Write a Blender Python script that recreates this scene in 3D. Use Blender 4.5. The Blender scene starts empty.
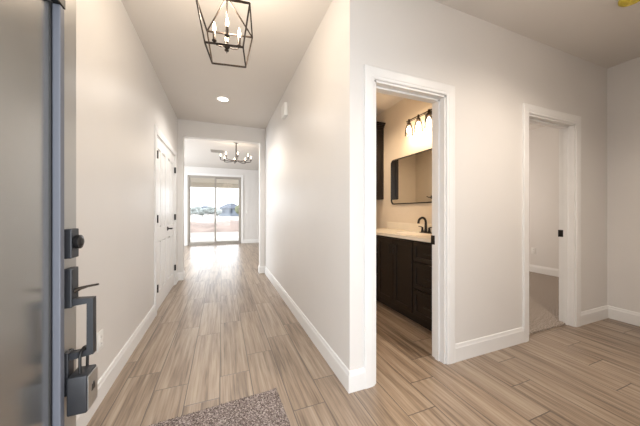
import bpy, bmesh, math, random
from mathutils import Vector, Matrix
R = math.radians
random.seed(7)
sc = bpy.context.scene
COL = sc.collection

# ---------------------------------------------------------------- camera
cam_d = bpy.data.cameras.new('camera')
cam = bpy.data.objects.new('camera', cam_d); COL.objects.link(cam)
cam.location = (0, 0, 1.16)
cam.rotation_euler = (R(90), 0, R(-21.2))
cam_d.sensor_width = 36; cam_d.lens = 36 * 253 / 640
cam_d.shift_y = -1 / 640
cam_d.clip_start = 0.01; cam_d.clip_end = 600
sc.camera = cam

# ---------------------------------------------------------------- world, exposure
w = bpy.data.worlds.new('overcast_sky'); sc.world = w
w.use_nodes = True
bg = w.node_tree.nodes['Background']
bg.inputs['Color'].default_value = (0.90, 0.95, 1.0, 1)
bg.inputs['Strength'].default_value = 5.0
sc.view_settings.view_transform = 'Standard'
sc.view_settings.look = 'None'
sc.view_settings.exposure = 0.0
sc.view_settings.gamma = 1.0
sc.view_settings.use_curve_mapping = False

def area(name, loc, rot, sx, sy, power, color=(1, 1, 1)):
    l = bpy.data.lights.new(name, 'AREA'); l.shape = 'RECTANGLE'; l.size = sx; l.size_y = sy
    l.energy = power; l.color = color
    o = bpy.data.objects.new(name, l); COL.objects.link(o)
    o.location = loc; o.rotation_euler = rot
    return o
def point(name, loc, power, color, rad=0.05):
    l = bpy.data.lights.new(name, 'POINT'); l.energy = power; l.color = color; l.shadow_soft_size = rad
    o = bpy.data.objects.new(name, l); COL.objects.link(o); o.location = loc
    return o
def spot(name, loc, power, color, ang=150):
    l = bpy.data.lights.new(name, 'SPOT'); l.energy = power; l.color = color; l.shadow_soft_size = 0.07
    l.spot_size = R(ang); l.spot_blend = 0.8
    o = bpy.data.objects.new(name, l); COL.objects.link(o); o.location = loc
    return o
DAY = (0.86, 0.93, 1.0)
WARM = (1.0, 0.72, 0.46)
# daylight through the open entry; added fill areas in the great room and bedroom
area('entry_daylight', (0.06, -0.18, 1.15), (R(-90), 0, 0), 1.0, 2.0, 19, (.90, .95, 1.0)).rotation_euler = (R(90), 0, 0)
area('great_room_side_fill', (-3.3, 7.4, 1.5), (0, R(-90), 0), 1.8, 3.0, 170, DAY)  # added side fill, stands in for an unseen window
area('bedroom_fill', (4.1, 4.7, 1.5), (R(-90), 0, 0), 1.6, 1.3, 40, (1, .87, .76))  # added warm fill at an unseen window opening
# hall downlight, plus added fill spots that have no fixture
spot('foyer_fill_light', (2.1, 0.40, 2.70), 110, (1, .87, .74))  # added to brighten the foyer, no lamp known here
spot('hall_lamp_light', (0.015, 3.79, 2.70), 75, (1, .95, .90))
spot('great_room_top_fill', (-0.6, 7.6, 2.70), 38, (1, .88, .76))  # pair of added overhead fills for the great room
spot('great_room_top_fill', (1.6, 7.6, 2.70), 38, (1, .88, .76))
spot('bathroom_fill_light', (1.5, 3.0, 2.70), 72, (1, .76, .52))  # added warm fill besides the vanity bulbs

# ---------------------------------------------------------------- materials
def new_mat(name):
    m = bpy.data.materials.new(name); m.use_nodes = True
    nt = m.node_tree; b = nt.nodes['Principled BSDF']
    return m, nt, b
def pmat(name, col, rough=0.5, metal=0.0, var=0.04, scale=8.0, bump=0.0, bscale=200.0, coat=0.0, spec=0.5):
    m, nt, b = new_mat(name)
    tc = nt.nodes.new('ShaderNodeTexCoord')
    n = nt.nodes.new('ShaderNodeTexNoise'); n.inputs['Scale'].default_value = scale
    n.inputs['Detail'].default_value = 4
    nt.links.new(tc.outputs['Object'], n.inputs['Vector'])
    r = nt.nodes.new('ShaderNodeValToRGB')
    r.color_ramp.elements[0].position = 0.3; r.color_ramp.elements[1].position = 0.7
    r.color_ramp.elements[0].color = tuple(c * (1 - var) for c in col) + (1,)
    r.color_ramp.elements[1].color = tuple(min(1, c * (1 + var)) for c in col) + (1,)
    nt.links.new(n.outputs['Fac'], r.inputs['Fac'])
    nt.links.new(r.outputs['Color'], b.inputs['Base Color'])
    b.inputs['Roughness'].default_value = rough; b.inputs['Metallic'].default_value = metal
    b.inputs['Specular IOR Level'].default_value = spec
    b.inputs['Coat Weight'].default_value = coat
    if bump:
        n2 = nt.nodes.new('ShaderNodeTexNoise'); n2.inputs['Scale'].default_value = bscale
        nt.links.new(tc.outputs['Object'], n2.inputs['Vector'])
        bp = nt.nodes.new('ShaderNodeBump'); bp.inputs['Strength'].default_value = bump
        bp.inputs['Distance'].default_value = 0.002
        nt.links.new(n2.outputs['Fac'], bp.inputs['Height'])
        nt.links.new(bp.outputs['Normal'], b.inputs['Normal'])
    return m
def emat(name, col, strength):
    m, nt, b = new_mat(name)
    b.inputs['Base Color'].default_value = (*col, 1)
    b.inputs['Emission Color'].default_value = (*col, 1)
    b.inputs['Emission Strength'].default_value = strength
    return m
def glass_mat(name, tint=(1, 1, 1), ior=1.45):
    m = bpy.data.materials.new(name); m.use_nodes = True; nt = m.node_tree
    for n in list(nt.nodes): nt.nodes.remove(n)
    out = nt.nodes.new('ShaderNodeOutputMaterial'); mx = nt.nodes.new('ShaderNodeMixShader')
    tr = nt.nodes.new('ShaderNodeBsdfTransparent'); tr.inputs['Color'].default_value = (*tint, 1)
    gl = nt.nodes.new('ShaderNodeBsdfGlossy'); gl.inputs['Roughness'].default_value = 0.02
    fr = nt.nodes.new('ShaderNodeFresnel'); fr.inputs['IOR'].default_value = ior
    nt.links.new(fr.outputs[0], mx.inputs[0]); nt.links.new(tr.outputs[0], mx.inputs[1])
    nt.links.new(gl.outputs[0], mx.inputs[2]); nt.links.new(mx.outputs[0], out.inputs['Surface'])
    return m

M = {}
M['wall'] = pmat('greige_wall_paint', (0.70, 0.675, 0.648), 0.40, var=0.015, scale=2, bump=0.12, bscale=120)
M['ceiling'] = pmat('ceiling_paint', (0.68, 0.64, 0.595), 0.85, var=0.01, scale=2, bump=0.15, bscale=150)
M['trim'] = pmat('white_trim_paint', (0.78, 0.77, 0.755), 0.35, var=0.01)
M['door_white'] = pmat('white_door_paint', (0.80, 0.79, 0.775), 0.3, var=0.01)
M['bath_wall'] = pmat('bathroom_wall_paint', (0.70, 0.63, 0.54), 0.5, var=0.015, bump=0.1, bscale=120)
M['black'] = pmat('matte_black_metal', (0.012, 0.011, 0.011), 0.38, 0.3, var=0.1)
M['bronze'] = pmat('dark_bronze_metal', (0.05, 0.038, 0.03), 0.35, 0.8, var=0.2, scale=40)
M['slate'] = pmat('slate_blue_black_metal', (0.022, 0.023, 0.027), 0.42, 0.2, var=0.1, scale=30)
M['steel'] = pmat('brushed_steel', (0.55, 0.56, 0.57), 0.3, 1.0, var=0.06, scale=60)
M['grey_door'] = pmat('grey_fiberglass_door', (0.42, 0.41, 0.39), 0.33, 0.8, var=0.05, scale=3)
M['frosted'] = pmat('frosted_dark_glass', (0.42, 0.415, 0.40), 0.22, 0.9, var=0.05, scale=2)
M['moulding'] = pmat('blue_grey_moulding', (0.10, 0.106, 0.128), 0.5, 0.0, var=0.04)
M['espresso'] = pmat('espresso_cabinet_wood', (0.013, 0.0085, 0.0065), 0.36, var=0.15, scale=25, spec=.4)
M['counter'] = pmat('cream_cultured_marble', (0.80, 0.75, 0.66), 0.22, var=0.03, scale=6)
M['plastic'] = pmat('white_plastic', (0.80, 0.79, 0.76), 0.35, var=0.01)
M['yellow'] = pmat('yellow_plastic_cover', (0.62, 0.50, 0.06), 0.3, var=0.15, scale=20)
M['candle'] = pmat('candle_sleeve_bronze', (0.07, 0.05, 0.035), 0.5, 0.2, var=0.1)
M['flame'] = emat('lit_bulb', (1.0, 0.80, 0.55), 9)
M['flame_bath'] = emat('lit_vanity_bulb', (1.0, 0.83, 0.60), 12)
M['can'] = emat('lit_downlight_lens', (1.0, 0.93, 0.82), 9)
M['glass'] = glass_mat('clear_pane_glass', ior=1.3)
M['shade'] = glass_mat('seeded_clear_glass', (0.96, 0.95, 0.93), 1.35)
M['alu'] = pmat('taupe_vinyl_frame', (0.36, 0.33, 0.29), 0.45, 0.2, var=0.03)
M['concrete'] = pmat('pale_patio_concrete', (0.52, 0.49, 0.45), 0.8, var=0.06, scale=1.5)
M['soffit'] = pmat('beige_patio_soffit', (0.50, 0.45, 0.38), 0.7, var=0.03)
M['field'] = pmat('pale_graded_ground', (0.25, 0.225, 0.20), 0.9, var=0.10, scale=.15)
M['dirt'] = pmat('pinkish_dirt', (0.165, 0.12, 0.098), 0.95, var=0.35, scale=.5)
M['leaf'] = pmat('grey_green_foliage', (0.23, 0.25, 0.24), 0.9, var=0.3, scale=.4)
M['leaf_yellow'] = pmat('yellow_green_foliage', (0.17, 0.18, 0.11), 0.9, var=0.3, scale=.5)
M['bark'] = pmat('grey_bark', (0.12, 0.10, 0.08), 0.9, var=0.2)
M['siding'] = pmat('blue_grey_siding', (0.13, 0.15, 0.18), 0.8, var=0.05)
M['siding_pale'] = pmat('pale_siding', (0.22, 0.22, 0.215), 0.8, var=0.05)
M['shingle'] = pmat('grey_shingle', (0.13, 0.145, 0.18), 0.9, var=0.15, scale=2)
M['dark_glass'] = pmat('far_window_glass', (0.05, 0.06, 0.08), 0.1, var=0.02)

def mirror_mat():
    m, nt, b = new_mat('mirror_silver')
    b.inputs['Base Color'].default_value = (0.80, 0.80, 0.78, 1); b.inputs['Metallic'].default_value = 1
    b.inputs['Roughness'].default_value = 0.015
    return m
M['mirror'] = mirror_mat()

def wood_floor():
    m, nt, b = new_mat('wood_look_tile_planks'); N = nt.nodes; L = nt.links
    def math_(op, a, bb=None, c=None):
        n = N.new('ShaderNodeMath'); n.operation = op
        for i, v in enumerate((a, bb, c)):
            if v is None: continue
            if isinstance(v, (int, float)): n.inputs[i].default_value = v
            else: L.new(v, n.inputs[i])
        return n.outputs[0]
    tc = N.new('ShaderNodeTexCoord'); sp = N.new('ShaderNodeSeparateXYZ'); L.new(tc.outputs['Object'], sp.inputs[0])
    X, Y = sp.outputs[0], sp.outputs[1]
    W, LEN = 0.2, 0.915
    u = math_('DIVIDE', math_('ADD', X, 0.012), W)
    k = math_('FLOOR', u); fu = math_('SUBTRACT', u, k)
    off = math_('MULTIPLY', math_('ABSOLUTE', math_('ADD', k, 1.0)), 0.215)
    v = math_('DIVIDE', math_('SUBTRACT', math_('SUBTRACT', Y, 0.785), off), LEN)
    j = math_('FLOOR', v); fv = math_('SUBTRACT', v, j)
    # grout distance in metres
    du = math_('MULTIPLY', math_('MINIMUM', fu, math_('SUBTRACT', 1.0, fu)), W)
    dv = math_('MULTIPLY', math_('MINIMUM', fv, math_('SUBTRACT', 1.0, fv)), LEN)
    gd = math_('MINIMUM', du, dv)
    g = math_('LESS_THAN', gd, 0.0028)
    gs = N.new('ShaderNodeMapRange'); gs.inputs[1].default_value = 0.001; gs.inputs[2].default_value = 0.004
    L.new(gd, gs.inputs[0])
    cid = N.new('ShaderNodeCombineXYZ'); L.new(k, cid.inputs[0]); L.new(j, cid.inputs[1])
    wn = N.new('ShaderNodeTexWhiteNoise'); wn.noise_dimensions = '3D'; L.new(cid.outputs[0], wn.inputs['Vector'])
    # grain, stretched along the plank, shifted per plank
    gv = N.new('ShaderNodeCombineXYZ')
    L.new(math_('ADD', math_('MULTIPLY', X, 30.0), math_('MULTIPLY', wn.outputs['Value'], 60.0)), gv.inputs[0])
    L.new(math_('MULTIPLY', Y, 1.3), gv.inputs[1]); L.new(math_('MULTIPLY', wn.outputs['Value'], 30.0), gv.inputs[2])
    n1 = N.new('ShaderNodeTexNoise'); n1.inputs['Scale'].default_value = 1.0; n1.inputs['Detail'].default_value = 6
    n1.inputs['Roughness'].default_value = 0.62; n1.inputs['Distortion'].default_value = 0.35
    L.new(gv.outputs[0], n1.inputs['Vector'])
    gv2 = N.new('ShaderNodeCombineXYZ')
    L.new(math_('ADD', math_('MULTIPLY', X, 90.0), math_('MULTIPLY', wn.outputs['Value'], 90.0)), gv2.inputs[0])
    L.new(math_('MULTIPLY', Y, 3.0), gv2.inputs[1])
    n2 = N.new('ShaderNodeTexNoise'); n2.inputs['Scale'].default_value = 1.0; n2.inputs['Detail'].default_value = 3
    L.new(gv2.outputs[0], n2.inputs['Vector'])
    f = math_('ADD', math_('MULTIPLY', n1.outputs['Fac'], 0.72), math_('MULTIPLY', n2.outputs['Fac'], 0.28))
    f = math_('ADD', f, math_('MULTIPLY', math_('SUBTRACT', wn.outputs['Value'], 0.5), 0.10))
    r = N.new('ShaderNodeValToRGB'); e = r.color_ramp.elements
    e[0].position = 0.36; e[0].color = (0.125, 0.084, 0.054, 1)
    e[1].position = 0.64; e[1].color = (0.405, 0.322, 0.243, 1)
    x = e.new(0.5); x.color = (0.29, 0.213, 0.150, 1)
    L.new(f, r.inputs['Fac'])
    mx = N.new('ShaderNodeMix'); mx.data_type = 'RGBA'
    L.new(g, mx.inputs[0]); L.new(r.outputs['Color'], mx.inputs[6]); mx.inputs[7].default_value = (0.10, 0.075, 0.055, 1)
    L.new(mx.outputs[2], b.inputs['Base Color'])
    b.inputs['Roughness'].default_value = 0.33; b.inputs['Specular IOR Level'].default_value = 0.95
    bp = N.new('ShaderNodeBump'); bp.inputs['Strength'].default_value = 0.35; bp.inputs['Distance'].default_value = 0.002
    hh = math_('ADD', gs.outputs[0], math_('MULTIPLY', n2.outputs['Fac'], 0.12))
    L.new(hh, bp.inputs['Height']); L.new(bp.outputs['Normal'], b.inputs['Normal'])
    return m
M['floor'] = wood_floor()

def carpet(name, c1, c2, c3, scale):
    m, nt, b = new_mat(name); N = nt.nodes; L = nt.links
    tc = N.new('ShaderNodeTexCoord'); n = N.new('ShaderNodeTexNoise')
    n.inputs['Scale'].default_value = scale; n.inputs['Detail'].default_value = 3; n.inputs['Roughness'].default_value = .7
    L.new(tc.outputs['Object'], n.inputs['Vector'])
    r = N.new('ShaderNodeValToRGB'); e = r.color_ramp.elements
    e[0].position = .38; e[0].color = (*c1, 1); e[1].position = .62; e[1].color = (*c3, 1)
    x = e.new(.5); x.color = (*c2, 1)
    L.new(n.outputs['Fac'], r.inputs['Fac']); L.new(r.outputs['Color'], b.inputs['Base Color'])
    b.inputs['Roughness'].default_value = 1.0; b.inputs['Specular IOR Level'].default_value = 0.1
    bp = N.new('ShaderNodeBump'); bp.inputs['Strength'].default_value = .8; bp.inputs['Distance'].default_value = .01
    L.new(n.outputs['Fac'], bp.inputs['Height']); L.new(bp.outputs['Normal'], b.inputs['Normal'])
    return m
M['carpet'] = carpet('beige_speckled_carpet', (.20, .16, .13), (.34, .29, .25), (.50, .44, .385), 75)
M['mat'] = carpet('brown_speckled_frieze', (.09, .068, .06), (.25, .20, .18), (.56, .48, .44), 125)

# ---------------------------------------------------------------- mesh helpers
class MB:
    def __init__(self): self.bm = bmesh.new()
    def _mark(self): return len(self.bm.verts), len(self.bm.faces)
    def box(self, x0, x1, y0, y1, z0, z1, bevel=0.0, seg=2):
        t = bmesh.new()
        vs = [t.verts.new((x, y, z)) for x in (x0, x1) for y in (y0, y1) for z in (z0, z1)]
        for f in ((0, 1, 3, 2), (4, 6, 7, 5), (0, 4, 5, 1), (2, 3, 7, 6), (0, 2, 6, 4), (1, 5, 7, 3)):
            t.faces.new([vs[i] for i in f])
        if bevel > 0:
            bmesh.ops.bevel(t, geom=list(t.edges), offset=bevel, segments=seg, profile=.5, affect='EDGES')
        self.merge(t); return self
    def merge(self, t, mat=None):
        if mat is not None: t.transform(mat)
        me = bpy.data.meshes.new('tmp'); t.to_mesh(me); t.free()
        self.bm.from_mesh(me); bpy.data.meshes.remove(me)
    def prism(self, pts, axis, a, b):
        """polygon pts (2D) extruded along axis from a to b; axis x: pts=(y,z), y: (x,z), z: (x,y)"""
        def mk(p, c):
            if axis == 'x': return (c, p[0], p[1])
            if axis == 'y': return (p[0], c, p[1])
            return (p[0], p[1], c)
        v0 = [self.bm.verts.new(mk(p, a)) for p in pts]; v1 = [self.bm.verts.new(mk(p, b)) for p in pts]
        n = len(pts)
        self.bm.faces.new(v0); self.bm.faces.new(v1[::-1])
        for i in range(n):
            self.bm.faces.new((v0[i], v0[(i + 1) % n], v1[(i + 1) % n], v1[i]))
        return self
    def tube(self, pts, rad, seg=12, caps=True, square=False):
        pts = [Vector(p) for p in pts]; n = len(pts)
        if not isinstance(rad, (list, tuple)): rad = [rad] * n
        if square: seg = 4
        rings = []; up = None
        for i, p in enumerate(pts):
            if i == 0: d = pts[1] - p
            elif i == n - 1: d = p - pts[-2]
            else: d = (pts[i + 1] - p).normalized() + (p - pts[i - 1]).normalized()
            d.normalize()
            if up is None:
                up = Vector((0, 0, 1)) if abs(d.z) < .95 else Vector((1, 0, 0))
            a = (up - d * up.dot(d)).normalized(); bb = d.cross(a).normalized(); up = a
            ring = []
            for k in range(seg):
                t = 2 * math.pi * k / seg + (math.pi / 4 if square else 0)
                q = rad[i] * (1.414 if square else 1)
                ring.append(self.bm.verts.new(p + a * math.cos(t) * q + bb * math.sin(t) * q))
            rings.append(ring)
        for i in range(n - 1):
            for k in range(seg):
                self.bm.faces.new((rings[i][k], rings[i][(k + 1) % seg], rings[i + 1][(k + 1) % seg], rings[i + 1][k]))
        if caps:
            self.bm.faces.new(rings[0][::-1]); self.bm.faces.new(rings[-1])
        return self
    def lathe(self, prof, center=(0, 0, 0), axis='z', seg=32, capped=True):
        c = Vector(center); rings = []
        for r, h in prof:
            ring = []
            for k in range(seg):
                t = 2 * math.pi * k / seg; a, b_ = r * math.cos(t), r * math.sin(t)
                if axis == 'z': v = (a, b_, h)
                elif axis == 'x': v = (h, a, b_)
                else: v = (a, h, b_)
                ring.append(self.bm.verts.new(c + Vector(v)))
            rings.append(ring)
        for i in range(len(rings) - 1):
            for k in range(seg):
                self.bm.faces.new((rings[i][k], rings[i][(k + 1) % seg], rings[i + 1][(k + 1) % seg], rings[i + 1][k]))
        if capped:
            if prof[0][0] > 1e-5: self.bm.faces.new(rings[0][::-1])
            if prof[-1][0] > 1e-5: self.bm.faces.new(rings[-1])
        return self
    def build(self, name, mat, parent=None, smooth=False, loc=None):
        bmesh.ops.recalc_face_normals(self.bm, faces=list(self.bm.faces))
        me = bpy.data.meshes.new(name); 
        if loc is not None: self.bm.transform(Matrix.Translation(-Vector(loc)))
        self.bm.to_mesh(me); self.bm.free()
        me.materials.append(mat)
        if smooth:
            for p in me.polygons: p.use_smooth = True
            me.set_sharp_from_angle(angle=R(40))
        o = bpy.data.objects.new(name, me); COL.objects.link(o)
        if loc is not None: o.location = loc
        if parent is not None: o.parent = parent
        return o
def struct(o, label=None):
    o['kind'] = 'structure'
    if label: o['label'] = label
    return o
def tag(o, label, cat, group=None, kind=None):
    o['label'] = label; o['category'] = cat
    if group: o['group'] = group
    if kind: o['kind'] = kind
    return o
def empty(name, loc=(0, 0, 0), rz=0):
    o = bpy.data.objects.new(name, None); COL.objects.link(o); o.location = loc; o.rotation_euler = (0, 0, rz)
    o.empty_display_size = .05
    return o
def copy_thing(root):
    c = root.copy(); COL.objects.link(c)
    for ch in list(root.children):
        d = ch.copy(); COL.objects.link(d); d.parent = c
        for g in list(ch.children):
            e = g.copy(); COL.objects.link(e); e.parent = d
    return c

H = 2.74
XL, XR = -0.70, 0.77          # hall faces
YB = 1.455                    # face of the wall with the two doorways
YE = 4.87                     # end wall of the hall
YF = 0.0                      # front wall inner face (camera stands in the entry)
XW = 2.37                     # bathroom mirror wall
XE = 3.96                     # foyer right wall
XBR = 5.55                    # bedroom far wall
YS = 9.80                     # slider wall

# openings
D1 = (0.958, 1.592, 2.047)    # bathroom doorway
D2 = (2.588, 3.326, 2.047)    # bedroom doorway
CL = (3.36, 4.58, 2.047)      # closet double doors (along Y)
OP = (-0.615, 0.672, 2.465)   # opening to great room
SL = (-1.10, 0.665, 2.44)     # slider

# ---------------------------------------------------------------- shell
m = MB().box(-3.6, 4.1, -0.3, 9.95, -0.06, 0.0)
struct(m.build('floor', M['floor']))
m = MB().box(2.50, XBR, 1.515, 4.9, 0.0005, 0.014)
struct(m.build('floor_bedroom', M['carpet']))
m = MB().box(4.1, XBR + .15, 0.9, 5.1, -0.06, 0.0)
struct(m.build('floor_bedroom_base', M['concrete']))
m = MB().box(-3.6, XBR + .15, -0.3, 9.95, H, H + 0.1)
struct(m.build('ceiling', M['ceiling']))

m = MB()
m.box(XL - .12, XL, -0.3, CL[0], 0, H).box(XL - .12, XL, CL[1], YE + .14, 0, H).box(XL - .12, XL, CL[0], CL[1], CL[2], H)
struct(m.build('wall_left', M['wall']))
m = MB().box(XR, XR + .12, YB, YE, 0, H)
struct(m.build('wall_right', M['wall']))
m = MB()
m.box(XR + .12, D1[0], YB, YB + .12, 0, H).box(D1[0], D1[1], YB, YB + .12, D1[2], H)
m.box(D1[1], D2[0], YB, YB + .12, 0, H).box(D2[0], D2[1], YB, YB + .12, D2[2], H).box(D2[1], XE, YB, YB + .12, 0, H)
struct(m.build('wall_foyer', M['wall']))
m = MB().box(XE, XE + .12, -0.3, YB + .12, 0, H)
struct(m.build('wall_foyer_right', M['wall']))
m = MB()
DX0, DX1, DZ = -0.465, 0.62, 2.45
y0, y1 = -0.16, 0.0
m.box(XL, DX0, y0, y1, 0, H).box(DX0, DX1, y0, y1, DZ, H).box(DX1, XE, y0, y1, 0, H)
struct(m.build('wall_front', M['wall']))
m = MB()
m.box(XL, OP[0], YE, YE + .14, 0, H).box(OP[0], OP[1], YE, YE + .14, OP[2], H).box(OP[1], XW + .12, YE, YE + .14, 0, H)
struct(m.build('wall_back', M['wall']))
# bathroom
m = MB().box(XW, XW + .12, YB + .12, YE, 0, H)
struct(m.build('wall_bathroom_right', M['bath_wall']))
m = MB().box(XR + .12, XW, 4.25, 4.37, 0, H)
struct(m.build('wall_bathroom_back', M['bath_wall']))
m = MB().box(XR + .12, XR + .13, YB + .12, 4.25, 0, H)
struct(m.build('wall_bathroom_left', M['bath_wall']))
# bedroom
m = MB().box(XBR, XBR + .12, 1.0, 5.0, 0, H)
struct(m.build('wall_bedroom_right', M['wall']))
m = MB()
m.box(XW + .12, 3.3, 4.9, 5.02, 0, H).box(3.3, 4.9, 4.9, 5.02, 0, .8).box(3.3, 4.9, 4.9, 5.02, 2.1, H).box(4.9, XBR, 4.9, 5.02, 0, H)
struct(m.build('wall_bedroom_back', M['wall']))
m = MB().box(XE + .12, XBR, YB, YB + .12, 0, H)
struct(m.build('wall_bedroom_front', M['wall']))
# great room
m = MB()
m.box(-3.6, SL[0], YS, YS + .15, 0, H).box(SL[0], SL[1], YS, YS + .15, SL[2], H).box(SL[1], 4.1, YS, YS + .15, 0, H)
struct(m.build('wall_great_room_back', M['wall']))
m = MB()
m.box(-3.6, -3.48, YE, 5.9, 0, H).box(-3.6, -3.48, 8.9, YS, 0, H).box(-3.6, -3.48, 5.9, 8.9, 0, .6).box(-3.6, -3.48, 5.9, 8.9, 2.4, H)
struct(m.build('wall_great_room_left', M['wall']))
m = MB().box(3.98, 4.1, 5.02, YS, 0, H)
struct(m.build('wall_great_room_right', M['wall']))
m = MB().box(-3.6, XL - .12, YE, YE + .14, 0, H).box(XW + .12, 4.1, 5.02, 5.14, 0, H)
struct(m.build('wall_great_room_front', M['wall']))

# ---------------------------------------------------------------- baseboards
BH = 0.134
def base_profile(t=.015):
    return [(0, 0), (t, 0), (t, BH - .03), (t * .75, BH - .022), (t * .55, BH - .004), (t * .3, BH), (0, BH)]
def baseX(m, x, y0, y1, sgn):    # runs along y on plane x, protruding sgn
    m.prism([(x + sgn * p, z) for p, z in base_profile()], 'y', y0, y1) if False else None
    pts = base_profile()
    v = [[m.bm.verts.new((x + sgn * p, y, z)) for p, z in pts] for y in (y0, y1)]
    n = len(pts)
    m.bm.faces.new(v[0]); m.bm.faces.new(v[1][::-1])
    for i in range(n): m.bm.faces.new((v[0][i], v[0][(i + 1) % n], v[1][(i + 1) % n], v[1][i]))
def baseY(m, y, x0, x1, sgn):
    pts = base_profile()
    v = [[m.bm.verts.new((x, y + sgn * p, z)) for p, z in pts] for x in (x0, x1)]
    n = len(pts)
    m.bm.faces.new(v[0]); m.bm.faces.new(v[1][::-1])
    for i in range(n): m.bm.faces.new((v[0][i], v[0][(i + 1) % n], v[1][(i + 1) % n], v[1][i]))
CW = 0.083
m = MB(); baseX(m, XL, 0, CL[0] - CW, 1); baseX(m, XL, CL[1] + CW, YE, 1); struct(m.build('baseboard_left', M['trim']))
m = MB(); baseX(m, XR, YB - .015, YE, -1); baseY(m, YB, XR, D1[0] - CW, -1); struct(m.build('baseboard_right', M['trim']))
m = MB(); baseY(m, YB, D1[1] + CW, D2[0] - CW, -1); baseY(m, YB, D2[1] + CW, XE, -1); struct(m.build('baseboard_foyer', M['trim']))
m = MB(); baseX(m, XE, 0, YB, -1); struct(m.build('baseboard_foyer_right', M['trim']))
m = MB(); baseY(m, YE, XL, OP[0] + .015, -1); baseX(m, OP[0], YE, YE + .14, 1); baseY(m, YE, OP[1] - .015, XR, -1); baseX(m, OP[1], YE, YE + .14, -1)
struct(m.build('baseboard_back', M['trim']))
m = MB(); baseY(m, YS, -3.48, SL[0] - CW, -1); baseY(m, YS, SL[1] + CW, 3.98, -1); struct(m.build('baseboard_great_room', M['trim']))
m = MB(); baseX(m, XBR, YB + .12, 4.9, -1); o = m.build('baseboard_bedroom', M['trim']); o.location.z = .014; struct(o)
m = MB(); baseX(m, XW, 3.25, 4.25, -1); baseY(m, 4.25, XR + .13, XW, -1); baseX(m, XR + .13, YB + .12, 4.25, 1); struct(m.build('baseboard_bathroom', M['trim']))

# ---------------------------------------------------------------- door casings and jambs
CAS = [(0.004, 0.0), (0.004, 0.010), (0.012, 0.013), (0.020, 0.013), (0.026, 0.016), (0.075, 0.018), (0.083, 0.015), (0.083, 0.0)]
def casing(m, a0, a1, zt, plane, sgn, axis):
    def P(a, d, z): return (a, plane + sgn * d, z) if axis == 'x' else (plane + sgn * d, a, z)
    rows = []
    for o, d in CAS:
        rows.append([m.bm.verts.new(P(a, d, z)) for a, z in ((a0 - o, 0), (a0 - o, zt + o), (a1 + o, zt + o), (a1 + o, 0))])
    for i in range(len(rows) - 1):
        for k in range(3): m.bm.faces.new((rows[i][k], rows[i][k + 1], rows[i + 1][k + 1], rows[i + 1][k]))
    for k in range(3): m.bm.faces.new((rows[-1][k], rows[-1][k + 1], rows[0][k + 1], rows[0][k]))
    m.bm.faces.new([r[0] for r in rows]); m.bm.faces.new([r[3] for r in rows][::-1])
def doorway(idx, D):
    a0, a1, zt = D; ya, yb = YB, YB + .12
    m = MB(); casing(m, a0, a1, zt, ya, -1, 'x'); casing(m, a0, a1, zt, yb, 1, 'x')
    j = .012
    m.box(a0 - .0, a0 + j, ya - .001, yb + .001, 0, zt); m.box(a1 - j, a1, ya - .001, yb + .001, 0, zt); m.box(a0, a1, ya - .001, yb + .001, zt - j, zt)
    s = .012
    m.box(a0 + j, a0 + j + s, ya + .045, ya + .080, 0, zt - j); m.box(a1 - j - s, a1 - j, ya + .045, ya + .080, 0, zt - j); m.box(a0 + j, a1 - j, ya + .045, ya + .080, zt - j - s, zt - j)
    o = struct(m.build('trim_%d' % idx, M['trim']))
    k = MB().box(a1 - j - .003, a1 - j, ya + .082, yb + .003, .90, .972).box(a1 - j - .006, a1 + .002, yb + .0015, yb + .006, .90, .972)
    k.box(a1 - j - .006, a1 - j - .003, ya + .088, ya + .112, .92, .952)
    k.build('strike_plate', M['black'], o)['label'] = 'black strike plate'
    return o
doorway(1, D1); doorway(2, D2)
# closet casing on the left wall
m = MB(); casing(m, CL[0], CL[1], CL[2], XL, 1, 'y')
m.box(XL - .12, XL + .001, CL[0], CL[0] + .012, 0, CL[2]).box(XL - .12, XL + .001, CL[1] - .012, CL[1], 0, CL[2]).box(XL - .12, XL + .001, CL[0], CL[1], CL[2] - .012, CL[2])
struct(m.build('trim_3', M['trim']))

# closet doors (leaf plane x = XL-.005)
def panel_leaf(m, y0, y1, z0, z1, x1, th):
    x0 = x1 - th; rec = .014
    st = .075; mid = (y0 + y1) / 2; ms = .035
    rails = [z0, z0 + .20, z0 + .80, z0 + .96, z1 - .12, z1]
    m.box(x0 + rec, x1 - rec, y0, y1, z0, z1)
    for a, b in ((y0, y0 + st), (y1 - st, y1), (mid - ms, mid + ms)):
        m.box(x0, x1, a, b, z0, z1)
    for a, b in ((rails[0], rails[1]), (rails[2], rails[3]), (rails[4], rails[5])):
        m.box(x0, x1, y0 + st, mid - ms, a, b).box(x0, x1, mid + ms, y1 - st, a, b)
    for a, b in ((y0 + st, mid - ms), (mid + ms, y1 - st)):
        for c, d in ((rails[1], rails[2]), (rails[3], rails[4])):
            m.box(x1 - rec - .001, x1 - .002, a + .022, b - .022, c + .022, d - .022, .005, 1)
def hinge(z, y, parent):
    h = MB(); h.tube([(XL + .013, y, z - .045), (XL + .013, y, z + .045)], .009, 10); h.box(XL, XL + .012, y - .003, y + .003, z - .044, z + .044)
    h.box(XL - .004, XL + .002, y - .018, y + .018, z - .044, z + .044)
    return h.build('hinge', M['black'], parent, True)
ymid = (CL[0] + CL[1]) / 2
m = MB(); panel_leaf(m, CL[0] + .015, ymid - .0015, .012, CL[2] - .015, XL - .002, .035)
d1 = struct(m.build('door_1', M['door_white']), 'near leaf of the white panelled closet double doors on the left wall')
for z in (.28, 1.08, 1.82): hinge(z, CL[0] + .020, d1)
m = MB(); panel_leaf(m, ymid + .0015, CL[1] - .015, .012, CL[2] - .015, XL - .002, .035)
d2 = struct(m.build('door_2', M['door_white']), 'far leaf of the white panelled closet double doors on the left wall')
for z in (.28, 1.08, 1.82): hinge(z, CL[1] - .012, d2)
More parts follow.
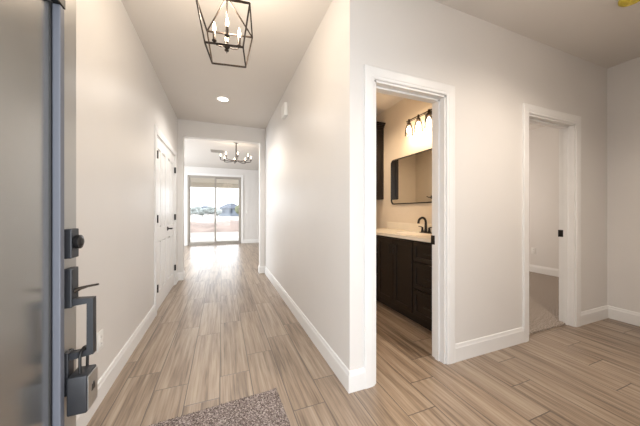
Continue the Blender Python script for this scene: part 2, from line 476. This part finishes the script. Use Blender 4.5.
for yy, par, dr in ((ymid + .06, d2, 1),):
    h = MB(); h.lathe([(.028, 0), (.028, .006), (.022, .010), (.010, .012), (.010, .045), (.012, .055), (.004, .058)], (XL - .002, yy, .93), 'x', 20)
    h.tube([(XL + .045, yy, .93), (XL + .047, yy + dr * .05, .932), (XL + .045, yy + dr * .11, .926)], [.008, .007, .006], 10)
    h.build('door_handle', M['black'], par, True)

# ---------------------------------------------------------------- front door (open)
FX = -0.48; FY0, FY1 = 0.075, 1.146; FT = .044
fd = MB()
LY0, LY1, LZ0, LZ1 = .22, 1.030, .20, 1.80
fd.box(FX - FT, FX, FY0, LY0, .02, 2.43, .001, 1).box(FX - FT, FX, LY1, FY1, .02, 2.43, .001, 1)
fd.box(FX - FT, FX, LY0, LY1, .02, LZ0).box(FX - FT, FX, LY0, LY1, LZ1, 2.43)
door = struct(fd.build('door_3', M['grey_door']), 'grey entry door standing open at the left edge')
MB().box(FX - FT + .008, FX - .006, LY0 - .004, LY1 + .004, LZ0 - .004, LZ1 + .004).build('glass_panel', M['frosted'], door)['label'] = 'frosted dark glass panel'
mo = MB()
mo.box(FX - .004, FX + .016, LY1 - .014, LY1 + .010, LZ0 - .02, LZ1 + .0, .003).box(FX - .004, FX + .010, LY0 - .02, LY0, LZ0 - .02, LZ1, .003)
mo.box(FX - .004, FX + .010, LY0, LY1, LZ0 - .02, LZ0, .003)
MB().box(FX - .008, FX - .003, LY1 - .020, LY1 - .013, LZ0, LZ1).build('dark_strip', M['black'], door)['label'] = 'black strip beside the moulding'  # thin black strip drawn as the dark gap line beside the moulding
mo.build('moulding', M['moulding'], door)['label'] = 'blue-grey raised moulding'
MB().box(FX - .004, FX + .019, LY0 - .02, LY1 + .010, LZ1, LZ1 + .03, .003).build('moulding', M['black'], door)['label'] = 'black top moulding'
# deadbolt
db = MB().box(FX, FX + .022, 1.065, 1.112, 1.007, 1.104, .003)
dbo = db.build('deadbolt', M['slate'], door)
kn = MB().lathe([(.020, 0), (.023, .004), (.023, .014), (.015, .016), (.013, .018), (.012, .019), (.009, .020)], (FX + .022, 1.0885, 1.06), 'x', 24)
kn.build('keyhole_knob', M['black'], dbo, True)
# handleset
hs = MB().box(FX, FX + .022, 1.065, 1.110, .845, .974, .003)
hso = hs.build('door_handle', M['slate'], door)
MB().tube([(FX + .02, 1.087, .895), (FX + .035, 1.087, .903), (FX + .055, 1.087, .908), (FX + .085, 1.087, .912)], [.008, .006, .004, .0035], 10).build('thumb_latch', M['bronze'], hso, True)
gx = -.413
g = MB().tube([(FX + .018, 1.082, .862), (gx, 1.082, .862), (gx, 1.082, .69), (FX + .0, 1.082, .682)], .012, square=True)
g.build('grip', M['slate'], hso)
MB().box(FX, FX + .014, 1.062, 1.10, .56, .70, .003).build('lower_plate', M['slate'], hso)
# latch edge plate on the free edge
MB().box(FX - .034, FX - .010, FY1, FY1 + .002, .84, .98).build('latch_plate', M['steel'], door)
for z in (.3, 1.2, 2.1):
    MB().tube([(FX - .02, FY0 - .006, z - .05), (FX - .02, FY0 - .006, z + .05)], .007, 10).build('hinge', M['steel'], door, True)

# lockbox
lb = empty('lockbox', (-.431, 1.07, .51))
tag(lb, 'blue-black key lockbox hanging by its shackle from the front door handle', 'lockbox')
def at(o, mbld, name, mat, smooth=False):
    c = mbld.build(name, mat, o, smooth); return c
b_ = MB().box(-.028, .024, -.036, .036, 0, .122, .005, 3); at(lb, b_, 'body', M['slate'], True)
f_ = MB().box(.024, .0275, -.032, .032, .006, .116, .001, 1)
fp = at(lb, f_, 'front_plate', M['steel']); fp['label'] = 'silver front plate'
e_ = MB().prism([(-.012, .055), (.012, .055), (.009, .078), (.004, .070), (0, .082), (-.004, .070), (-.009, .078)], 'x', .0275, .0285)
em = e_.build('emblem', M['black'], fp)
pts = [(-.002, -.014, .115), (-.002, -.014, .175)] + [(-.002, .012 - .026 * math.cos(R(a)), .175 + .020 * math.sin(R(a))) for a in (30, 60, 90, 120, 150)] + [(-.002, .038, .175), (-.002, .034, .115)]
at(lb, MB().tube(pts, .0042, 12), 'shackle', M['black'], True)

# ---------------------------------------------------------------- mat
mt = MB()
mt.box(-.36, .40, -.30, .30, 0, .013, .004, 2)
o = mt.build('door_mat', M['mat'], loc=(0, 0, 0)); o.location = (-.055, 1.315, .0015); o.rotation_euler = (0, 0, R(3.2))
mat_o = o
tag(o, 'speckled brown carpet mat lying on the plank floor by the entry', 'mat')
# pile tufts of the mat: cones in one mesh
tb = bmesh.new()
rr = random.Random(3)
for i in range(9000):
    x = rr.uniform(-.362, .402); y = rr.uniform(-.302, .302)
    a = rr.uniform(0, 6.28); s = rr.uniform(.0016, .0030); hh = rr.uniform(.004, .009)
    q = [tb.verts.new((x + s * math.cos(a + k * 2.094), y + s * math.sin(a + k * 2.094), .011)) for k in range(3)]
    t = tb.verts.new((x + rr.uniform(-.005, .005), y + rr.uniform(-.005, .005), .012 + hh))
    for k in range(3): tb.faces.new((q[k], q[(k + 1) % 3], t))
me = bpy.data.meshes.new('pile'); tb.to_mesh(me); tb.free(); me.materials.append(M['mat'])
p = bpy.data.objects.new('pile', me); COL.objects.link(p); p.parent = o; p['kind'] = 'stuff'

# ---------------------------------------------------------------- lantern pendant
la = empty('lantern_pendant', (.029, 1.655, 2.12), R(-9))
tag(la, 'dark open-frame tapered lantern pendant with four lit candle bulbs near the entry', 'pendant light')
sb, st_, zt, za = .104, .144, .230, .360
bar = .0042
f = MB()
cb = [(-sb, -sb, 0), (sb, -sb, 0), (sb, sb, 0), (-sb, sb, 0)]
ct = [(-st_, -st_, zt), (st_, -st_, zt), (st_, st_, zt), (-st_, st_, zt)]
for i in range(4):
    f.tube([cb[i], cb[(i + 1) % 4]], bar, square=True); f.tube([ct[i], ct[(i + 1) % 4]], bar, square=True)
    f.tube([cb[i], ct[i]], bar, square=True); f.tube([ct[i], (0, 0, za)], bar * .8, square=True)
at(la, f, 'frame', M['bronze'])
s = MB().tube([(0, 0, .06), (0, 0, za + .03)], .004, 10)
s.lathe([(.002, .028), (.006, .032), (.004, .038), (.014, .046), (.019, .056), (.014, .066), (.006, .072)], (0, 0, 0), 'z', 20)
s.lathe([(.004, .355), (.012, .362), (.014, .372), (.012, .39), (.005, .40)], (0, 0, 0), 'z', 20)
for i in range(4):
    a = R(45 + 9 + 45 * 0 + 90 * i - 45)
    dx, dy = math.cos(a), math.sin(a)
    s.tube([(0, 0, .058), (dx * .035, dy * .035, .048), (dx * .06, dy * .06, .052), (dx * .072, dy * .072, .068)], .0032, 8)
    s.lathe([(.004, .066), (.013, .072), (.014, .076), (.008, .078)], (dx * .072, dy * .072, 0), 'z', 16)
at(la, s, 'stem', M['bronze'], True)
ch = MB()
z = za + .03; k = 0
while z < 2.74 - 2.12 - .03:
    r_ = []
    for q in range(13):
        t = 2 * math.pi * q / 12; u, v = .007 * math.cos(t), .013 * math.sin(t)
        r_.append((u, 0, z + v) if k % 2 else (0, u, z + v))
    ch.tube(r_, .0018, 6, caps=False); z += .020; k += 1
at(la, ch, 'chain', M['bronze'], True)
at(la, MB().lathe([(.008, .585), (.03, .590), (.055, .602), (.06, .62)], (0, 0, 0), 'z', 28), 'canopy', M['bronze'], True)
for i in range(4):
    a = R(9 + 90 * i); dx, dy = math.cos(a) * .072, math.sin(a) * .072
    c_ = at(la, MB().lathe([(.0085, .076), (.0085, .126), (.006, .130)], (dx, dy, 0), 'z', 16), 'candle_sleeve', M['candle'], True)
    fl = MB().lathe([(.005, .128), (.009, .138), (.0105, .150), (.008, .168), (.003, .184), (.0008, .192)], (dx, dy, 0), 'z', 16).build('bulb', M['flame'], c_, True)
point('lantern_light', (.022, 1.655, 2.385), 20, (1, .84, .66), .06)

# ---------------------------------------------------------------- recessed hall light
rl = empty('recessed_light', (.015, 3.79, H))
tag(rl, 'round white recessed downlight glowing in the hall ceiling', 'ceiling light')
at(rl, MB().lathe([(.066, -.001), (.070, -.006), (.086, -.004), (.088, 0)], (0, 0, 0), 'z', 40, False), 'trim_ring', M['plastic'], True)
at(rl, MB().lathe([(.0005, -.003), (.066, -.0025)], (0, 0, 0), 'z', 32, False), 'lens', M['can'])

# smoke alarm with yellow cover
sa = empty('smoke_alarm', (2.79, .895, H))
tag(sa, 'round smoke alarm under a yellow dust cover on the foyer ceiling', 'smoke alarm')
at(sa, MB().lathe([(.072, 0), (.072, -.010), (.066, -.012)], (0, 0, 0), 'z', 36), 'base', M['plastic'], True)
at(sa, MB().lathe([(.070, -.008), (.070, -.026), (.060, -.040), (.045, -.044), (.043, -.040), (.020, -.041), (.018, -.046), (.001, -.046)], (0, 0, 0), 'z', 36), 'cover', M['yellow'], True)

# door chime on the right hall wall
dc = empty('door_chime', (XR, 3.19, 2.45))
tag(dc, 'small white chime box mounted high on the right hall wall', 'chime box')
at(dc, MB().box(-.045, 0, -.085, .085, -.075, .085, .006, 3), 'cover', M['plastic'], True)
gr = MB()
for i in range(5): gr.box(-.047, -.044, -.05, .05, -.05 + i * .014, -.046 + i * .014)
at(dc, gr, 'grille', M['plastic'])

# switches and outlets
def plate(name, loc, rz, label, cat, outlet=False):
    o = empty(name, loc, rz)      # local: plate normal is -y
    tag(o, label, cat)
    at(o, MB().box(-.036, .036, -.006, 0, -.058, .058, .003, 2), 'wall_plate', M['plastic'], True)
    if outlet:
        k = MB().box(-.017, .017, -.008, -.005, .006, .036, .003, 2).box(-.017, .017, -.008, -.005, -.036, -.006, .003, 2)
        s_ = at(o, k, 'receptacle', M['plastic'])
        for zz in (.021, -.021):
            for xx in (-.006, .006):
                MB().box(xx - .001, xx + .001, -.0085, -.0078, zz - .004, zz + .005).build('slot', M['black'], s_)
    else:
        at(o, MB().box(-.016, .016, -.010, -.005, -.033, .033, .002, 2), 'rocker', M['plastic'])
    return o
plate('outlet', (XL, 1.94, .37), R(90), 'white outlet plate low on the left hall wall', 'outlet', True)
plate('light_switch', (XR, 4.56, 1.17), R(-90), 'white light switch at the far end of the right hall wall', 'light switch')
plate('light_switch', (.875, YS, 1.16), 0, 'white light switch right of the sliding glass door', 'light switch')
plate('outlet', (XBR, 3.03, .42), R(-90), 'white outlet low on the bedroom wall seen through the far doorway', 'outlet', True)

# ---------------------------------------------------------------- sliding glass door
m = MB(); casing(m, SL[0], SL[1], SL[2], YS, -1, 'x')
struct(m.build('trim_4', M['trim']))
fr = .035
m = MB()
ya, yb = YS - .004, YS + .11
m.box(SL[0], SL[0] + fr, ya, yb, 0, SL[2]).box(SL[1] - fr, SL[1], ya, yb, 0, SL[2]).box(SL[0], SL[1], ya, yb, SL[2] - fr, SL[2]).box(SL[0], SL[1], ya, yb, 0, .03)
sd = struct(m.build('window_1', M['alu']), 'sliding glass patio door at the end of the great room')
xm = (SL[0] + SL[1]) / 2
for (a, b, yy) in ((SL[0] + fr, xm + .03, YS + .02), (xm - .03, SL[1] - fr, YS + .065)):
    s = MB(); q = .045
    s.box(a, a + q, yy, yy + .035, .03, SL[2] - fr).box(b - q, b, yy, yy + .035, .03, SL[2] - fr)
    s.box(a + q, b - q, yy, yy + .035, .03, .03 + .07).box(a + q, b - q, yy, yy + .035, SL[2] - fr - q, SL[2] - fr)
    so = s.build('sash', M['alu'], sd)
    MB().box(a + q - .004, b - q + .004, yy + .014, yy + .020, .096, SL[2] - fr - q + .004).build('pane', M['glass'], so)
MB().box(xm - .005, xm + .012, YS - .012, YS + .021, .93, 1.15, .004).build('door_handle', M['plastic'], sd)

# ---------------------------------------------------------------- great room chandelier
gc = empty('chandelier', (.30, 6.02, 2.315))
tag(gc, 'dark six-arm chandelier with candle bulbs hanging in the great room', 'chandelier')
s = MB().tube([(0, 0, 0), (0, 0, H - 2.315 - .01)], .012, 12)
s.lathe([(.003, -.03), (.014, -.02), (.022, 0), (.022, .03), (.012, .05)], (0, 0, 0), 'z', 20)
s.lathe([(.05, .405), (.06, .417), (.06, .425)], (0, 0, 0), 'z', 24)
at(gc, s, 'stem', M['bronze'], True)
for i in range(8):
    a = R(45 * i + 3); dx, dy = math.cos(a), math.sin(a); Q = .325
    ar = at(gc, MB().tube([(dx * .015, dy * .015, .015), (dx * .12, dy * .12, -.01), (dx * .26, dy * .26, -.012), (dx * Q, dy * Q, .0), (dx * Q, dy * Q, .03)], .0075, 8)
            .lathe([(.006, .028), (.022, .034), (.022, .038), (.01, .04)], (dx * Q, dy * Q, 0), 'z', 16), 'arm', M['bronze'], True)
    MB().lathe([(.011, .038), (.011, .075), (.006, .078)], (dx * Q, dy * Q, 0), 'z', 14).build('candle_sleeve', M['bronze'], ar, True)
    MB().lathe([(.006, .076), (.011, .086), (.013, .098), (.009, .118), (.001, .140)], (dx * Q, dy * Q, 0), 'z', 14).build('bulb', M['flame'], ar, True)
point('chandelier_light', (.30, 6.02, 2.36), 12, (1, .84, .66), .3)
gc['label'] = 'dark eight-arm chandelier with candle bulbs hanging in the great room'

# ceiling vent in great room
cv = empty('ceiling_vent', (-.12, 7.1, H), 0)
tag(cv, 'small dark slatted air vent in the great room ceiling', 'vent')
at(cv, MB().box(-.15, .15, -.14, -.10, -.012, 0).box(-.15, .15, .10, .14, -.012, 0).box(-.15, -.13, -.10, .10, -.012, 0).box(.13, .15, -.10, .10, -.012, 0), 'frame', M['alu'])
sl = MB()
for i in range(8): sl.box(-.13, .13, -.09 + i * .0245, -.073 + i * .0245, -.010, -.001)
at(cv, sl, 'slats', M['alu'])

# ---------------------------------------------------------------- bathroom
VX = 1.83; VY0, VY1 = 1.585, 3.225; VT = .875
va = empty('vanity_cabinet', (VX, (VY0 + VY1) / 2, 0))
tag(va, 'long espresso shaker vanity cabinet along the bathroom wall', 'vanity')
oy = (VY0 + VY1) / 2
def V(m_, name, mat, parent=va, smooth=False):
    c = m_.build(name, mat, parent, smooth); return c
vb = XW - VX - .004; va0, va1 = VY0 - oy, VY1 - oy
m = MB().box(0, .018, va0, va1, .10, VT).box(.018, vb, va0, va0 + .018, .10, VT).box(.018, vb, va1 - .018, va1, .10, VT)
m.box(vb - .008, vb, va0 + .018, va1 - .018, .10, VT).box(.018, vb - .008, va0 + .018, va1 - .018, .10, .118).box(.07, .088, va0, va1, 0, .10)
V(m, 'body', M['espresso'])
def shaker(m, y0, y1, z0, z1, fr=.05):
    m.box(-.010, 0, y0, y1, z0, z1)
    m.box(-.021, -.010, y0, y0 + fr, z0, z1, .001, 1).box(-.021, -.010, y1 - fr, y1, z0, z1, .001, 1)
    m.box(-.021, -.010, y0 + fr, y1 - fr, z0, z0 + fr, .001, 1).box(-.021, -.010, y0 + fr, y1 - fr, z1 - fr, z1, .001, 1)
def pull(y, z, vertical, parent):
    m = MB(); L_ = .055
    if vertical:
        m.tube([(-.045, y, z - L_), (-.045, y, z + L_)], .005, 10)
        for s_ in (-.04, .04): m.tube([(-.021, y, z + s_), (-.045, y, z + s_)], .004, 8)
    else:
        m.tube([(-.045, y - L_, z), (-.045, y + L_, z)], .005, 10)
        for s_ in (-.04, .04): m.tube([(-.021, y + s_, z), (-.045, y + s_, z)], .004, 8)
    m.build('pull', M['black'], parent, True)
dys = [(2.074, 2.370), (2.380, 2.676)]
for i, (a, b) in enumerate(dys):
    m = MB(); shaker(m, a - oy, b - oy, .125, .855); d = V(m, 'cabinet_door', M['espresso'])
    pull((b - .03 if i == 0 else a + .03) - oy, .74, True, d)
for a, b in ((1.61, 2.055), (2.695, 3.205)):
    for c, d_ in ((.125, .382), (.396, .653), (.667, .855)):
        m = MB(); shaker(m, a - oy, b - oy, c, d_, .042); d = V(m, 'drawer', M['espresso'])
        pull((a + b) / 2 - oy, (c + d_) / 2, False, d)

# countertop with sink and backsplash
SKY, SKX = 2.375, 2.07
ct_ = MB(); t = bmesh.new()
ax, ay = .17, .235; n = 40
x0, x1, y0, y1 = VX - .025, XW, VY0 - .01, VY1 + .012
zt_ = .908; zb = .875
def rect_pt(a):
    c, s = math.cos(a), math.sin(a)
    hx0, hx1, hy0, hy1 = SKX - x0, x1 - SKX, SKY - y0, y1 - SKY
    k = 1e9
    if c > 1e-9: k = min(k, hx1 / c)
    if c < -1e-9: k = min(k, hx0 / -c)
    if s > 1e-9: k = min(k, hy1 / s)
    if s < -1e-9: k = min(k, hy0 / -s)
    return (SKX + c * k, SKY + s * k)
angs = sorted(set([2 * math.pi * i / n for i in range(n)] + [math.atan2(yy - SKY, xx - SKX) % (2 * math.pi) for xx in (x0, x1) for yy in (y0, y1)]))
outer = [rect_pt(a) for a in angs]
prof = [(1.0, zt_), (.97, zt_ - .006), (.92, zt_ - .05), (.75, zt_ - .10), (.4, zt_ - .13), (.06, zt_ - .135)]
O1 = [t.verts.new((*p_, zt_)) for p_ in outer]; O0 = [t.verts.new((*p_, zb)) for p_ in outer]
rings = [[t.verts.new((SKX + ax * s_ * math.cos(a), SKY + ay * s_ * math.sin(a), z_)) for a in angs] for s_, z_ in prof]
N_ = len(angs)
for i in range(N_):
    j = (i + 1) % N_
    t.faces.new((O1[i], O1[j], rings[0][j], rings[0][i])); t.faces.new((O0[i], O0[j], O1[j], O1[i]))
    for k in range(len(rings) - 1): t.faces.new((rings[k][i], rings[k][j], rings[k + 1][j], rings[k + 1][i]))
t.faces.new(rings[-1])
ct_.merge(t)
cto = ct_.build('countertop', M['counter'], smooth=True)
tag(cto, 'cream countertop with oval sink on top of the dark vanity', 'countertop')
MB().box(XW - .02, XW, y0, y1, zt_, zt_ + .10, .003).build('backsplash', M['counter'], cto)
MB().lathe([(.02, 0), (.022, .003), (.012, .004), (.002, .002)], (SKX, SKY, zt_ - .136), 'z', 20).build('drain', M['black'], cto, True)

# faucet
fa = empty('faucet', (2.285, 2.375, zt_))
tag(fa, 'black gooseneck two-handle faucet behind the bathroom sink', 'faucet')
at(fa, MB().box(-.025, .025, -.08, .08, 0, .010, .004, 2), 'base', M['black'], True)
pts = [(0, 0, .008), (0, 0, .05), (0, 0, .13)] + [(-.055 + .055 * math.cos(R(a)), 0, .13 + .055 * math.sin(R(a))) for a in (25, 50, 75, 100, 125, 150, 175)] + [(-.112, 0, .115)]
rad = [.020, .016, .014] + [.0135] * 7 + [.015]
at(fa, MB().tube(pts, rad, 16), 'spout', M['black'], True)
for sg in (-1, 1):
    hb = MB().lathe([(.020, .008), (.017, .02), (.012, .045), (.012, .062), (.008, .068)], (0, sg * .055, 0), 'z', 18)
    hb.tube([(0, sg * .055, .062), (0, sg * .08, .072), (-.005, sg * .115, .074)], [.008, .006, .0045], 10)
    at(fa, hb, 'lever_handle', M['black'], True)

# mirror with rounded corners
def rrect(y0, y1, z0, z1, r, n=8):
    out = []
    for cy, cz, a0 in ((y1 - r, z1 - r, 0), (y0 + r, z1 - r, 90), (y0 + r, z0 + r, 180), (y1 - r, z0 + r, 270)):
        for i in range(n + 1):
            a = R(a0 + 90 * i / n); out.append((cy + r * math.cos(a), cz + r * math.sin(a)))
    return out
MY0, MY1, MZ0, MZ1 = 1.67, 3.135, 1.272, 1.925
mi = empty('mirror', (XW, (MY0 + MY1) / 2, MZ0))
tag(mi, 'wide bathroom mirror with thin black frame and rounded corners', 'mirror')
oy2 = (MY0 + MY1) / 2
A = rrect(MY0 - oy2, MY1 - oy2, 0, MZ1 - MZ0, .06); w_ = .012
B = rrect(MY0 - oy2 + w_, MY1 - oy2 - w_, w_, MZ1 - MZ0 - w_, .048)
m = MB()
vs = [[m.bm.verts.new((x, *p_)) for p_ in P_] for x, P_ in ((0, A), (-.024, A), (-.024, B), (0, B))]
for q in range(4):
    for i in range(len(A)):
        j = (i + 1) % len(A); m.bm.faces.new((vs[q][i], vs[q][j], vs[(q + 1) % 4][j], vs[(q + 1) % 4][i]))
at(mi, m, 'frame', M['black'])
at(mi, MB().prism(B, 'x', -.014, -.002), 'mirror_glass', M['mirror'])

# vanity light
vl = empty('vanity_light', (XW, 2.395, 2.32))
tag(vl, 'black bar vanity light with four lit clear glass shades above the mirror', 'wall light')
m = MB().box(-.02, 0, -.06, .06, -.05, .06, .004, 2).tube([(-.02, 0, .03), (-.10, 0, .03)], .008, 10)
at(vl, m, 'backplate', M['bronze'], True)
at(vl, MB().tube([(-.10, -.30, .03), (-.10, .30, .03)], .007, 12).tube([(-.10, -.30, .012), (-.10, .30, .012)], .004, 10), 'bar', M['bronze'], True)
for yy in (-.255, -.085, .085, .255):
    so = at(vl, MB().lathe([(.012, .045), (.014, .03), (.014, .0), (.024, -.005), (.026, -.022), (.018, -.03), (.012, -.045)], (-.10, yy, 0), 'z', 20), 'socket', M['bronze'], True)
    MB().lathe([(.026, -.018), (.034, -.035), (.045, -.07), (.050, -.12), (.052, -.165)], (-.10, yy, 0), 'z', 28, False).build('glass_shade', M['shade'], so, True)
    MB().lathe([(.010, -.044), (.016, -.06), (.026, -.085), (.028, -.10), (.022, -.12), (.008, -.132), (.001, -.134)], (-.10, yy, 0), 'z', 20).build('bulb', M['flame_bath'], so, True)
    point('vanity_bulb_light', (XW - .10, 2.395 + yy, 2.165), 3.3, WARM, .03)

# tall wall cabinet
wc = empty('wall_cabinet', (XW, 3.35, 1.36))
tag(wc, 'tall espresso wall cabinet with crown moulding beyond the mirror', 'cabinet')
cd, cl, chh = .30, .62, 1.12
m = MB().box(-cd, 0, 0, cl, 0, chh)
for a, b in ((-cd, -cd + .045), (-.045, 0)): m.box(a, b, -.007, 0, 0, chh)
m.box(-cd + .045, -.045, -.007, 0, 0, .05).box(-cd + .045, -.045, -.007, 0, chh - .05, chh)
at(wc, m, 'body', M['espresso'])
cr = MB()
for e_, a, b in ((.014, chh, chh + .02), (.03, chh + .02, chh + .04), (.05, chh + .04, chh + .065)):
    cr.box(-cd - e_ - .02, 0, -e_ - .007, cl + e_, a, b)
at(wc, cr, 'crown_moulding', M['espresso'])
for a, b in ((.005, cl / 2 - .002), (cl / 2 + .002, cl - .005)):
    m = MB(); m.box(-cd - .014, -cd, a, b, .01, chh - .01)
    q = .045
    m.box(-cd - .021, -cd - .014, a, a + q, .01, chh - .01).box(-cd - .021, -cd - .014, b - q, b, .01, chh - .01)
    m.box(-cd - .021, -cd - .014, a + q, b - q, .01, .06).box(-cd - .021, -cd - .014, a + q, b - q, chh - .06, chh - .01)
    d = at(wc, m, 'cabinet_door', M['espresso'])

# robe hook seen in the mirror
rh = empty('towel_hook', (XR + .13, 3.80, 1.45))
tag(rh, 'black double hook on the bathroom wall, seen in the mirror', 'hook')
at(rh, MB().box(0, .012, -.025, .025, -.03, .03, .003), 'backplate', M['black'], True)
at(rh, MB().tube([(.01, 0, .0), (.04, -.0, -.005), (.045, -.05, .0), (.045, -.09, .02)], .008, 10).tube([(.04, 0, -.005), (.045, .05, .0), (.045, .09, .02)], .008, 10), 'hook_arm', M['black'], True)

# ---------------------------------------------------------------- outside the sliding door
struct(MB().box(-6, 5, YS + .15, 13.2, -.10, -.03).build('patio_slab', M['concrete']))
struct(MB().box(-6, 5, YS + .15, 13.0, 2.50, 2.62).box(-6, 5, 12.7, 13.0, 2.30, 2.50).build('patio_roof', M['soffit']))
struct(MB().box(-160, 160, 13.2, 260, -.5, -.14).build('ground', M['field']))
struct(MB().box(-20, 20, -12, -.16, -.12, -.02).build('porch_slab', M['concrete']))
# dirt berm
bm_ = bmesh.new(); nx, ny = 120, 14
g_ = [[None] * (ny + 1) for _ in range(nx + 1)]
for i in range(nx + 1):
    for j in range(ny + 1):
        x = -38 + 60 * i / nx; v = j / ny
        y = 17.5 + 9 * v
        hgt = math.sin(math.pi * v) * (.50 + .10 * math.sin(x * .9) + .08 * math.sin(x * 2.3 + 1) + .10 * random.random())
        g_[i][j] = bm_.verts.new((x, y, -.16 + hgt))
for i in range(nx):
    for j in range(ny): bm_.faces.new((g_[i][j], g_[i + 1][j], g_[i + 1][j + 1], g_[i][j + 1]))
me = bpy.data.meshes.new('dirt_berm'); bm_.to_mesh(me); bm_.free(); me.materials.append(M['dirt'])
o = bpy.data.objects.new('dirt_berm', me); COL.objects.link(o)
tag(o, 'long low pinkish dirt berm beyond the patio', 'dirt mound')

def tree(x, y, hgt, wid, label, cat, mat, seed, group=None, name='tree'):
    r_ = random.Random(seed); root = empty(name, (x, y, -.14)); tag(root, label, cat, group)
    m = MB()
    for i in range(7):
        t = bmesh.new(); bmesh.ops.create_icosphere(t, subdivisions=3, radius=1)
        sx = wid * r_.uniform(.25, .38)
        for v in t.verts: v.co *= 1 + r_.uniform(-.13, .13)
        m.merge(t, Matrix.Translation((r_.uniform(-.32, .32) * wid, r_.uniform(-.3, .3) * wid, hgt * r_.uniform(.38, .78))) @ Matrix.Diagonal((sx, sx, hgt * .24, 1)))
    m.build('crown', mat, root)
    MB().tube([(0, 0, 0), (.1, 0, hgt * .3), (0, .1, hgt * .6)], [.12 * hgt / 4, .09 * hgt / 4, .04], 8).build('trunk', M['bark'], root)
    return root
def pix_x(u, t):     # world x,y for depth t along the camera axis
    xr = (u - 320) / 253; c, s_ = math.cos(R(21.2)), math.sin(R(21.2))
    return t * (xr * c + s_), t * (-xr * s_ + c)
PL = ['leftmost grey-green tree beyond the berm in the left door pane', 'far grey-green tree, second from the left beyond the berm', 'farther grey-green tree at the middle of the left door pane',
      'nearer grey-green tree right of the left pane centre', 'grey-green tree between the pale house and the door mullion', 'far grey-green tree directly behind the door mullion',
      'grey-green tree just right of the door mullion', 'grey-green tree just left of the blue-grey house']
TR = [(187, 60, 6.5, 9), (192, 84, 5, 9), (198, 108, 6, 9), (202.5, 70, 4.2, 7), (208, 96, 6.2, 8), (213, 122, 5, 8), (217.5, 64, 4.5, 7), (223, 100, 6, 7)]
for i, (u, t, up, wp) in enumerate(TR):
    x, y = pix_x(u, t); tree(x, y, 1.3 + up * t / 253, wp * t / 253, PL[i], 'tree', M['leaf'], i + 5, 'trees beyond the dirt berm')
x, y = pix_x(240, 60); tree(x, y, 3.6, 2.4, 'yellow-green tree at the right edge of the sliding door view', 'tree', M['leaf_yellow'], 40, 'trees beyond the dirt berm')

def house(u, t, wdt, hgt, roof, label, mat):
    x, y = pix_x(u, t); h = empty('house', (x, y, -.14)); tag(h, label, 'house')
    d = wdt * .6
    at(h, MB().box(-wdt / 2, wdt / 2, -d / 2, d / 2, 0, hgt), 'wall', mat)
    at(h, MB().prism([(-wdt / 2 - .4, hgt), (wdt / 2 + .4, hgt), (wdt * .12, hgt + roof), (-wdt * .12, hgt + roof)], 'y', -d / 2 - .4, d / 2 + .4), 'roof', M['shingle'])
    for a in (-.3, .0, .3):
        at(h, MB().box(wdt * a - .5, wdt * a + .5, -d / 2 - .03, -d / 2, 1.0, 2.2), 'window', M['dark_glass'])
house(230.5, 78, 6.5, 2.4, 1.6, 'blue-grey house with a hipped roof far beyond the patio', M['siding'])
house(206, 140, 11, 3.0, 1.6, 'pale low house among the trees beyond the patio', M['siding_pale'])
